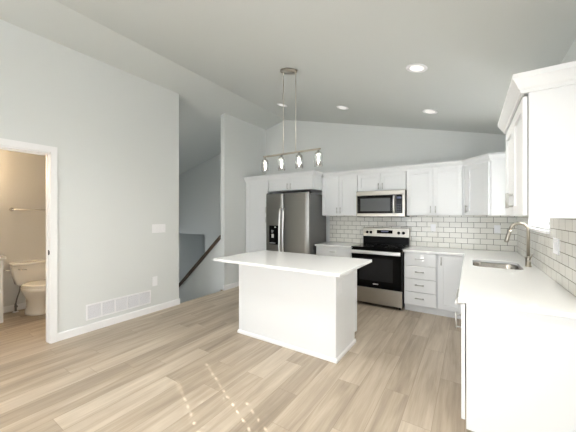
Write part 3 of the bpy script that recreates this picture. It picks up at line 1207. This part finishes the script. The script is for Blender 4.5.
m = MB(); m.box(RX0 + 0.004, RX1 - 0.004, 4.268, 4.309, 0.290, 0.885); od = m.build('oven_door', M['blackgl'], ra, bevel=0.004)
m = MB(); m.box(RX0 + 0.13, RX1 - 0.13, 4.2665, 4.2685, 0.40, 0.745); m.build('window', M['ovenwin'], od)
m = MB()
for xx in (RX0 + 0.05, RX1 - 0.05):
    m.box(xx - 0.014, xx + 0.014, 4.232, 4.268, 0.820, 0.850)
hp = [(4.212, 0.812), (4.226, 0.806), (4.238, 0.812), (4.238, 0.858), (4.226, 0.864), (4.212, 0.858)]
m.prism(hp, lambda p, q, a: (a, p, q), RX0 + 0.018, RX1 - 0.018)
m.build('handle', M['steel_b'], od, bevel=0.003)
m = MB(); m.box(-1.245, -1.165, 4.2660, 4.2682, 0.345, 0.360); m.build('badge', M['steel_b'], od)
m = MB(); m.box(RX0 + 0.004, RX1 - 0.004, 4.272, 4.309, 0.050, 0.283); m.build('drawer', M['steel'], ra, bevel=0.004)
for xx in (RX0 + 0.05, RX1 - 0.05):
    for yy in (4.36, 4.86):
        m = MB(); m.lathe((xx, yy, 0), [(0.018, 0), (0.018, 0.012), (0.01, 0.014), (0.01, 0.036)], 12); m.build('foot', M['black'], ra)

# ---------------------------------------------------------------- microwave
MX0, MX1, MY, MZ0, MZ1 = -1.590, -0.826, 4.500, 1.372, 1.796
mw = thing('microwave', 'stainless over-the-range microwave mounted above the range', 'microwave', ((MX0 + MX1) / 2, 4.7, MZ0))
m = MB(); m.box(MX0 + 0.003, MX1 - 0.003, MY + 0.03, BY - TT - 0.001, MZ0 + 0.012, MZ1); m.build('body', M['black'], mw)
m = MB(); m.box(MX0, MX1, MY + 0.0, MY + 0.029, MZ1 - 0.068, MZ1); m.build('vent_panel', M['steel'], mw, bevel=0.003)
m = MB()
DX1_ = MX0 + 0.632
m.box(MX0, DX1_, MY - 0.004, MY + 0.029, MZ0 + 0.012, MZ1 - 0.070)
dmw = m.build('door', M['steel'], mw, bevel=0.003)
m = MB(); m.box(MX0 + 0.018, DX1_ - 0.004, MY - 0.0065, MY - 0.0035, MZ0 + 0.062, MZ1 - 0.074); gl_ = m.build('glass', M['blackgl'], dmw)
m = MB(); m.box(MX0 + 0.075, DX1_ - 0.085, MY - 0.0080, MY - 0.0064, MZ0 + 0.098, MZ1 - 0.120); m.build('window', M['mesh'], gl_)
m = MB()
hx = DX1_ - 0.026
hpts = []
for i in range(11):
    f_ = i / 10
    hpts.append((hx, MY - 0.022 - 0.022 * math.sin(math.pi * f_), MZ0 + 0.075 + f_ * 0.255))
m.tube(hpts, 0.014, 12)
for e in (hpts[0], hpts[-1]):
    m.tube([(e[0], MY - 0.006, e[2]), (e[0], e[1], e[2])], 0.010, 10)
m.build('handle', M['steel_b'], dmw)
m = MB(); m.box(DX1_ + 0.002, MX1, MY - 0.004, MY + 0.029, MZ0 + 0.012, MZ1 - 0.070); cpm = m.build('control_panel', M['steel'], mw, bevel=0.003)
m = MB(); m.box(DX1_ + 0.004, MX1 - 0.036, MY - 0.0065, MY - 0.0035, MZ0 + 0.062, MZ1 - 0.074); kp = m.build('keypad', M['blackgl'], cpm)
m = MB(); m.box(DX1_ + 0.014, MX1 - 0.052, MY - 0.0078, MY - 0.0064, MZ1 - 0.135, MZ1 - 0.105); m.build('display', M['display'], kp)
for rr_ in range(5):
    for c_ in range(3):
        m = MB()
        xx = DX1_ + 0.014 + c_ * 0.023
        z_ = MZ0 + 0.085 + rr_ * 0.027
        m.box(xx, xx + 0.012, MY - 0.0076, MY - 0.0064, z_, z_ + 0.010)
        m.build('button', M['keydark'], kp)
m = MB(); m.box(MX0 + 0.01, MX1 - 0.01, MY + 0.02, BY - 0.02, MZ0, MZ0 + 0.0115); m.build('underside', M['black'], mw)

# ---------------------------------------------------------------- refrigerator
FX0, FX1, FY = -3.222, -2.300, 4.130
fr = thing('refrigerator', 'dark stainless side-by-side refrigerator with an ice dispenser, beside the pantry', 'refrigerator', ((FX0 + FX1) / 2, 4.5, 0))
m = MB(); m.box(FX0 + 0.004, FX1 - 0.004, FY + 0.072, 4.84, 0.02, 1.785); m.build('body', M['slate_side'], fr, bevel=0.004)
FS = -2.830


def fdoor(x0, x1, name):
    n = 12
    pl = [(x0, FY + 0.068)]
    for i in range(n + 1):
        f_ = i / n
        x_ = x0 + (x1 - x0) * f_
        e = min(f_, 1 - f_) * (x1 - x0)
        bulge = 0.012 * math.sin(math.pi * f_)
        edge = 0.012 * max(0, 1 - e / 0.02) ** 2
        pl.append((x_, FY + 0.014 - bulge + edge))
    pl.append((x1, FY + 0.068))
    m_ = MB()
    m_.prism(pl, lambda p, q, a: (p, q, a), 0.075, 1.800, smooth=True)
    o_ = m_.build(name, M['slate'], fr)
    es = o_.modifiers.new('split', 'EDGE_SPLIT')
    es.split_angle = math.radians(35)
    return o_


fz = fdoor(FX0, FS - 0.004, 'freezer_door')
fd = fdoor(FS + 0.004, FX1, 'door')


def fhandle(x, par):
    m_ = MB()
    pts_ = []
    for i in range(15):
        f_ = i / 14
        pts_.append((x, FY - 0.030 - 0.028 * math.sin(math.pi * f_) ** 0.8, 0.55 + f_ * 0.97))
    m_.tube(pts_, 0.014, 12)
    for e in (pts_[0], pts_[-1]):
        m_.tube([(e[0], FY + 0.012, e[2]), e], 0.012, 10)
    m_.build('handle', M['steel_b'], par)


fhandle(FS - 0.038, fz)
fhandle(FS + 0.040, fd)
m = MB()
m.box(-3.130, -2.925, FY - 0.006, FY + 0.02, 0.865, 1.215)
dpn = m.build('dispenser', M['blackgl'], fz, bevel=0.004)
m = MB()
m.box(-3.115, -2.978, FY - 0.0075, FY - 0.0055, 1.135, 1.195)
m.build('touch_panel', M['grey'], dpn) if False else None
m = MB()
m.tube([(-3.047, FY - 0.012, 1.13), (-3.047, FY - 0.022, 1.085)], [0.022, 0.014], 12)
m.build('spout', M['grey'], dpn)
m = MB()
m.box(-3.07, -3.022, FY - 0.016, FY - 0.006, 0.99, 1.06)
m.build('paddle', M['steel_b'], dpn, bevel=0.004)
m = MB()
m.box(-3.11, -2.984, FY - 0.024, FY - 0.006, 0.885, 0.900)
m.build('drip_tray', M['grey'], dpn, bevel=0.003)
m = MB(); m.box(-3.005, -2.975, FY - 0.0072, FY - 0.0055, 1.175, 1.195); m.build('indicator', M['steel_b'], dpn)
m = MB(); m.box(FX0 + 0.01, FX1 - 0.01, FY + 0.05, FY + 0.075, 0.015, 0.070); m.build('kick_grille', M['black'], fr)
for xx in (FX0 + 0.06, FX1 - 0.06):
    for yy in (4.25, 4.78):
        m = MB(); m.lathe((xx, yy, 0), [(0.02, 0), (0.02, 0.021)], 12); m.build('foot', M['black'], fr)
m = MB()
m.box(FX0 + 0.01, FX0 + 0.09, FY + 0.03, FY + 0.14, 1.801, 1.815)
m.box(FX1 - 0.09, FX1 - 0.01, FY + 0.03, FY + 0.14, 1.801, 1.815)
m.box(FX0 + 0.02, FX0 + 0.08, FY + 0.075, FY + 0.13, 1.785, 1.802)
m.box(FX1 - 0.08, FX1 - 0.02, FY + 0.075, FY + 0.13, 1.785, 1.802)
m.build('hinge_cover', M['black'], fr)

# ---------------------------------------------------------------- pendant light
PXC, PY, PZ = -1.715, 2.655, 2.112
pz_ceil = cz(PXC)
pd = thing('pendant_light', 'linear four-light pendant with clear glass jars hanging over the island', 'pendant light', (PXC, PY, pz_ceil))
axn = Vector((-SL, 0, -1)).normalized()
m = MB()
m.lathe((PXC - 0.02, PY, cz(PXC - 0.02) - 0.001), [(0.055, 0), (0.055, 0.018), (0.050, 0.026), (0.0, 0.028)], 32, sx=2.05, sy=1.1, axis=tuple(axn))
m.build('canopy', M['bronze'], pd)
for xx in (PXC - 0.095, PXC + 0.075):
    m = MB()
    m.tube([(xx, PY, PZ), (xx, PY, cz(xx) - 0.022)], 0.0045, 10)
    m.lathe((xx, PY, cz(xx) - 0.050), [(0.009, 0), (0.009, 0.028)], 12)
    m.build('rod', M['rodmetal'], pd)
m = MB()
m.box(PXC - 0.385, PXC + 0.385, PY - 0.009, PY + 0.009, PZ - 0.009, PZ + 0.009)
m.build('bar', M['bronze'], pd, bevel=0.002)
for i in range(4):
    xx = PXC - 0.360 + 0.240 * i
    m = MB()
    m.lathe((xx, PY, PZ - 0.009), [(0.013, 0), (0.013, -0.022), (0.023, -0.026), (0.023, -0.060), (0.0, -0.060)], 18)
    sk_ = m.build('socket', M['nickel'], pd)
    m = MB()
    pr = [(0.0235, -0.036), (0.034, -0.040), (0.042, -0.055), (0.046, -0.11), (0.044, -0.185), (0.0425, -0.185), (0.0445, -0.11), (0.0405, -0.057), (0.033, -0.042), (0.0235, -0.038)]
    m.lathe((xx, PY, PZ), pr + [pr[0]], 24, cap=False)
    m.build('jar_shade', M['jar'], pd)
    m = MB()
    m.lathe((xx, PY, PZ - 0.069), [(0.008, 0), (0.008, -0.015), (0.0095, -0.030), (0.0095, -0.050), (0.006, -0.080), (0.0, -0.095)], 16)
    m.build('bulb', M['bulb'], pd)

# ---------------------------------------------------------------- recessed ceiling lights
spots = [(-0.405, 2.741, 'round white recessed light, nearest and largest of the four in the sloped ceiling'),
         (-0.432, 4.002, 'round white recessed light in the ceiling above the corner by the range'),
         (-1.612, 3.955, 'round white recessed light in the ceiling just right of the pendant rods'),
         (-2.700, 3.930, 'round white recessed light in the ceiling left of the pendant, near the ridge')]
proto = None
for x_, y_, lab in spots:
    if proto is None:
        proto = thing('recessed_light', lab, 'ceiling light', (0, 0, 0), 'recessed lights in the sloped ceiling')
        m = MB()
        m.lathe((0, 0, 0), [(0.060, -0.004), (0.075, -0.007), (0.088, -0.006), (0.092, -0.0005), (0.060, -0.0005), (0.060, -0.004)], 32, cap=False)
        parts = [m.build('trim_ring', M['plate'], proto)]
        m = MB()
        m.lathe((0, 0, 0), [(0.0, -0.0025), (0.040, -0.003), (0.0595, -0.0032), (0.0595, -0.0008)], 32)
        parts.append(m.build('lens', M['lens'], proto))
        o = proto
    else:
        o = proto.copy()
        COL.objects.link(o)
        for ch in parts:
            c2 = ch.copy()
            COL.objects.link(c2)
            c2.parent = o
        o['label'] = lab
    o.location = (x_, y_, cz(x_))
    o.rotation_euler = (0, math.atan(SL), 0)

FILL_POWER = 31.0


def fill_spot(x_, y_, power=FILL_POWER):  # added fill spot at a ceiling fixture, standing in for bounced flash
    d_ = bpy.data.lights.new('fill_light', 'SPOT')
    d_.energy = power
    d_.spot_size = math.radians(150)
    d_.spot_blend = 1.0
    d_.shadow_soft_size = 0.07
    d_.color = (1.0, 0.955, 0.875)
    o_ = bpy.data.objects.new('fill_light', d_)
    COL.objects.link(o_)
    o_.location = (x_, y_, cz(x_) - 0.075)


for x_, y_, lab in spots:
    fill_spot(x_, y_, 22.0 if y_ < 3 else 1.5)
# added, unseen fixtures with fill lights, behind the camera and over the stairs
for x_, y_ in ((-0.45, 1.1), (-2.0, 1.1), (-0.45, -0.9), (-2.2, -0.9), (-4.75, 3.1)):
    o = proto.copy()
    COL.objects.link(o)
    for ch in parts:
        c2 = ch.copy()
        COL.objects.link(c2)
        c2.parent = o
    o['label'] = 'unseen round recessed light added for fill over the living area behind the camera' if x_ > LX else 'unseen round recessed light added for fill over the stairs'
    o.location = (x_, y_, cz(x_))
    if x_ < RIDGE_X:
        o.rotation_euler = (0, -math.atan(SL), 0)
    fill_spot(x_, y_, FILL_POWER if x_ > LX else 18.0)

# ---------------------------------------------------------------- wall plates and grille
FL = ((LX, 0, 0), (0, 1, 0), (1, 0, 0))
t_ = thing('light_switch', 'white four-gang light switch plate on the left grey wall', 'light switch', (LX, 2.37, 1.15))
plate_parts(FL, 2.370, 1.210, t_, 4, 'switch')
t_ = thing('wall_outlet', 'white outlet low on the left grey wall, below the switch plate', 'outlet', (LX, 2.308, 0.38), 'wall outlets')
plate_parts(FL, 2.308, 0.443, t_, 1, 'outlet', 0.135, 0.076)
FBk = ((0, BY - TT, 0), (1, 0, 0), (0, -1, 0))
t_ = thing('wall_outlet', 'white outlet on the back tile, midway between range and corner', 'outlet', (-0.48, BY - TT, 1.2), 'wall outlets')
plate_parts(FBk, -0.485, 1.205, t_, 1, 'outlet', 0.115, 0.072)
t_ = thing('wall_outlet', 'white outlet on the back tile near the right corner, left of the faucet', 'outlet', (0.33, BY - TT, 1.2), 'wall outlets')
plate_parts(FBk, 0.325, 1.205, t_, 1, 'outlet', 0.115, 0.072)
FRw = ((RX - TT, 0, 0), (0, 1, 0), (-1, 0, 0))
t_ = thing('light_switch', 'white switch plate on the right wall tile below the window edge', 'light switch', (RX - TT, 2.9, 1.1))
plate_parts(FRw, 2.835, 1.170, t_, 2, 'switch', 0.118, 0.110)

gr = thing('return_air_grille', 'wide white return air grille low on the left wall above the baseboard', 'vent', (LX, 1.843, 0.14))
g0, g1, gz0, gz1 = 1.440, 2.247, 0.140, 0.330
m = MB(); m.box(LX + 0.0003, LX + 0.002, g0 + 0.01, g1 - 0.01, gz0 + 0.01, gz1 - 0.01); m.build('backing', M['shade_gap'], gr)
m = MB()
bw = 0.017
m.box(LX + 0.0003, LX + 0.008, g0, g1, gz0, gz0 + bw)
m.box(LX + 0.0003, LX + 0.008, g0, g1, gz1 - bw, gz1)
m.box(LX + 0.0003, LX + 0.008, g0, g0 + bw, gz0 + bw, gz1 - bw)
m.box(LX + 0.0003, LX + 0.008, g1 - bw, g1, gz0 + bw, gz1 - bw)
sw = (g1 - g0 - 2 * bw) / 5
for i in range(1, 5):
    yc = g0 + bw + sw * i
    m.box(LX + 0.0003, LX + 0.0075, yc - 0.008, yc + 0.008, gz0 + bw, gz1 - bw)
m.build('frame', M['plate'], gr, bevel=0.001)
for i in range(5):
    ya = g0 + bw + sw * i + (0.008 if i else 0)
    yb = g0 + bw + sw * (i + 1) - (0.008 if i < 4 else 0)
    m = MB()
    nl = 13
    for j in range(nl):
        zc = gz0 + bw + (gz1 - gz0 - 2 * bw) * (j + 0.5) / nl
        m.prism([(0.0022, zc + 0.0050), (0.0070, zc - 0.0040), (0.0070, zc - 0.0052), (0.0022, zc + 0.0038)], lambda p, q, a: (LX + p, a, q), ya, yb)
    m.build('louver_panel', M['grille'], gr)

# ---------------------------------------------------------------- stair rail cap
m = MB()
x0, x1 = -5.45, LX - 0.103
th = 0.080
dz = lambda x: zt(x) + 0.0015
m.prism([(x0, dz(x0)), (x1, dz(x1)), (x1, dz(x1) + th), (x0, dz(x0) + th)], lambda p, q, a: (p, a, q), STW - 0.022, STW + 0.137)
tag(m.build('stair_handrail', M['darkwood'], bevel=0.006), 'dark wooden rail sloping down along the half wall of the stairs', 'handrail')

# ---------------------------------------------------------------- bathroom
tx, ty = BX, 1.355
to = thing('toilet', 'white two-piece toilet against the bathroom wall seen through the doorway', 'toilet', (tx + 0.35, ty, 0))


def egg(cx, cy, lx_f, lx_b, wy, n=28):
    pts_ = []
    for i in range(n):
        a = 2 * math.pi * i / n
        c_ = math.cos(a)
        pts_.append((cx + (lx_f if c_ > 0 else lx_b) * c_, cy + wy * math.sin(a) * (1 - 0.12 * max(0, c_))))
    return pts_


def loft(rings_, cap=True):
    n = len(rings_[0])
    m_ = MB()
    vs_ = [q for r_ in rings_ for q in r_]
    m_.add(vs_, [(i * n + a, i * n + (a + 1) % n, (i + 1) * n + (a + 1) % n, (i + 1) * n + a) for i in range(len(rings_) - 1) for a in range(n)], True)
    if cap:
        m_.add(rings_[0], [tuple(range(n - 1, -1, -1))])
        m_.add(rings_[-1], [tuple(range(n))])
    return m_


bowl_r = []
for z, cx, lf, lb, wy in ((0.0, 0.36, 0.20, 0.25, 0.125), (0.03, 0.36, 0.195, 0.25, 0.12), (0.10, 0.37, 0.17, 0.24, 0.105), (0.20, 0.39, 0.18, 0.25, 0.11),
                          (0.28, 0.42, 0.23, 0.26, 0.150), (0.35, 0.44, 0.265, 0.27, 0.178), (0.385, 0.445, 0.275, 0.275, 0.185), (0.40, 0.445, 0.27, 0.27, 0.18)):
    bowl_r.append([(tx + px, py, z) for px, py in egg(cx, ty, lf, lb, wy)])
loft(bowl_r).build('bowl', M['porcelain'], to)
loft([[(tx + px, py, z) for px, py in egg(0.455, ty, 0.27 + e, 0.20 + e, 0.185 + e)] for z, e in ((0.401, -0.004), (0.405, 0), (0.417, 0), (0.420, -0.004))]).build('seat', M['porcelain'], to)
loft([[(tx + px, py, z) for px, py in egg(0.455, ty, 0.268 + e, 0.20 + e, 0.183 + e)] for z, e in ((0.421, -0.003), (0.424, 0), (0.436, 0), (0.443, -0.012), (0.445, -0.05))]).build('lid', M['porcelain'], to)
tank = []
for z, x1_, wy in ((0.385, 0.175, 0.155), (0.40, 0.185, 0.17), (0.50, 0.197, 0.195), (0.675, 0.205, 0.212)):
    tank.append([(px, py, z) for px, py in rrect(tx + 0.016, tx + x1_, ty - wy, ty + wy, 0.03, 5)])
tk = loft(tank).build('tank', M['porcelain'], to)
loft([[(px, py, z) for px, py in rrect(tx + 0.012 - e, tx + 0.213 + e, ty - 0.222 - e, ty + 0.222 + e, 0.03, 5)] for z, e in ((0.676, -0.006), (0.682, 0), (0.706, 0), (0.714, -0.008))]).build('tank_lid', M['porcelain'], to)
m = MB()
m.tube([(tx + 0.205, ty - 0.155, 0.625), (tx + 0.225, ty - 0.155, 0.625)], 0.010, 10)
m.tube([(tx + 0.225, ty - 0.160, 0.625), (tx + 0.227, ty - 0.075, 0.615)], [0.007, 0.005], 8)
m.build('flush_handle', M['chrome'], to)
m = MB()
m.tube([(tx + 0.10, ty - 0.115, 0.395), (tx + 0.10, ty - 0.125, 0.30), (tx + 0.095, ty - 0.155, 0.18), (tx + 0.09, ty - 0.165, 0.11)], 0.009, 10)
m.tube([(tx + 0.09, ty - 0.165, 0.12), (tx + 0.09, ty - 0.165, 0.005)], 0.013, 10)
m.tube([(tx + 0.09, ty - 0.165, 0.085), (tx + 0.125, ty - 0.165, 0.085)], 0.017, 10)
m.build('supply_line', M['hose'], to)
m = MB(); m.lathe((tx + 0.09, ty - 0.165, 0.0005), [(0.034, 0), (0.030, 0.008), (0.014, 0.012)], 16); m.build('floor_flange', M['plate'], to)

va = thing('bathroom_vanity', 'white bathroom vanity at the left edge of the picture, beside the toilet', 'vanity', (-5.35, 0.6, 0))
VY1 = 0.995
m = MB(); m.box(BX + 0.014, -5.105, 0.20, VY1 - 0.01, 0.0, 0.825); m.build('body', M['cab'], va)
m = MB(); m.box(BX + 0.001, -5.070, 0.18, VY1 + 0.01, 0.826, 0.862); m.build('top', M['porcelain'], va, bevel=0.004)
Fv = ((-5.084, 0, 0), (0, 1, 0), (1, 0, 0))
for a0, a1, hu in ((0.215, 0.578, 0.55), (0.584, VY1 - 0.02, 0.62)):
    d1 = shaker(Fv, a0, a1, 0.10, 0.80, va)
    pull(Fv, hu, 0.70, d1)
ph = thing('toilet_paper_holder', 'small chrome toilet paper holder on the side of the vanity', 'paper holder', (-5.25, VY1, 0.64))
m = MB()
m.tube([(-5.25, VY1 - 0.0095, 0.66), (-5.25, VY1 + 0.05, 0.66), (-5.16, VY1 + 0.052, 0.66)], 0.007, 8)
m.lathe((-5.25, VY1 - 0.0095, 0.66), [(0.022, 0), (0.022, 0.006), (0.010, 0.010)], 14, axis=(0, 1, 0))
m.build('arm', M['chrome'], ph)

tb = thing('towel_bar', 'straight nickel towel bar on the bathroom wall above the toilet', 'towel bar', (BX, 1.45, 1.48))
tz = 1.488
for yy in (1.165, 1.78):
    m = MB()
    m.lathe((BX + 0.0005, yy, tz), [(0.026, 0), (0.026, 0.008), (0.012, 0.014), (0.012, 0.060), (0.015, 0.066), (0.0, 0.070)], 16, axis=(1, 0, 0))
    m.build('post', M['chrome'], tb)
m = MB(); m.tube([(BX + 0.058, 1.165, tz), (BX + 0.058, 1.78, tz)], 0.008, 10); m.build('bar', M['nickel'], tb)

vl = thing('vanity_light', 'warm lamp bar over the bathroom vanity', 'lamp', (BX, 0.55, 2.05))
m = MB(); m.box(BX + 0.0005, BX + 0.03, 0.25, 0.85, 2.0, 2.10); m.build('back_plate', M['nickel'], vl)
for yy in (0.35, 0.55, 0.75):
    m = MB(); m.lathe((BX + 0.075, yy, 1.98), [(0.0, 0), (0.035, 0.01), (0.045, 0.06), (0.03, 0.11), (0.0, 0.115)], 16); m.build('bulb', M['vlamp'], vl)

# dining blinds: two closed blinds side by side, sunlight leaking through their cord holes
yc_ = -0.1
# sun path: dy per dx = -0.443 going out; floor lines give the cord positions
def cord(perp):
    # point on the dining blind plane (x = DX + 0.04) whose sun line has this perpendicular offset
    return (perp - 0.405 * (DX + 0.04)) / 0.914
c1, c2, c3 = cord(0.480), cord(0.767), cord(0.859)
split = (c2 + c3) / 2
m = MB()
m.box(DX + 0.066, DX + 0.118, split - 0.055, split + 0.008, DZ0 + 0.03, DZ1 - 0.03)  # unseen post added to stop sun leaking between the two blinds
m.build('sun_leak_post', M['trim'], win2)
bA = blind('closed white blind on the far half of the dining window', DX + 0.04, split + 0.006, DY1 - 0.035, DZ0 + 0.035, DZ1 - 0.035, (c3,), math.radians(60), 0.042, 0.05, 0.98)
bB = blind('closed white blind on the near half of the dining window', DX + 0.04, DY0 + 0.035, split - 0.006, DZ0 + 0.035, DZ1 - 0.035, (c1, c2), math.radians(60), 0.042, 0.05)

# ---------------------------------------------------------------- ground outside
m = MB()
m.box(-30, 30, -40, RY - 0.2, -0.4, -0.3)
m.box(DX + 0.3, 30, RY - 0.2, 30, -0.4, -0.3)
struct(m.build('ground', M['yard']))
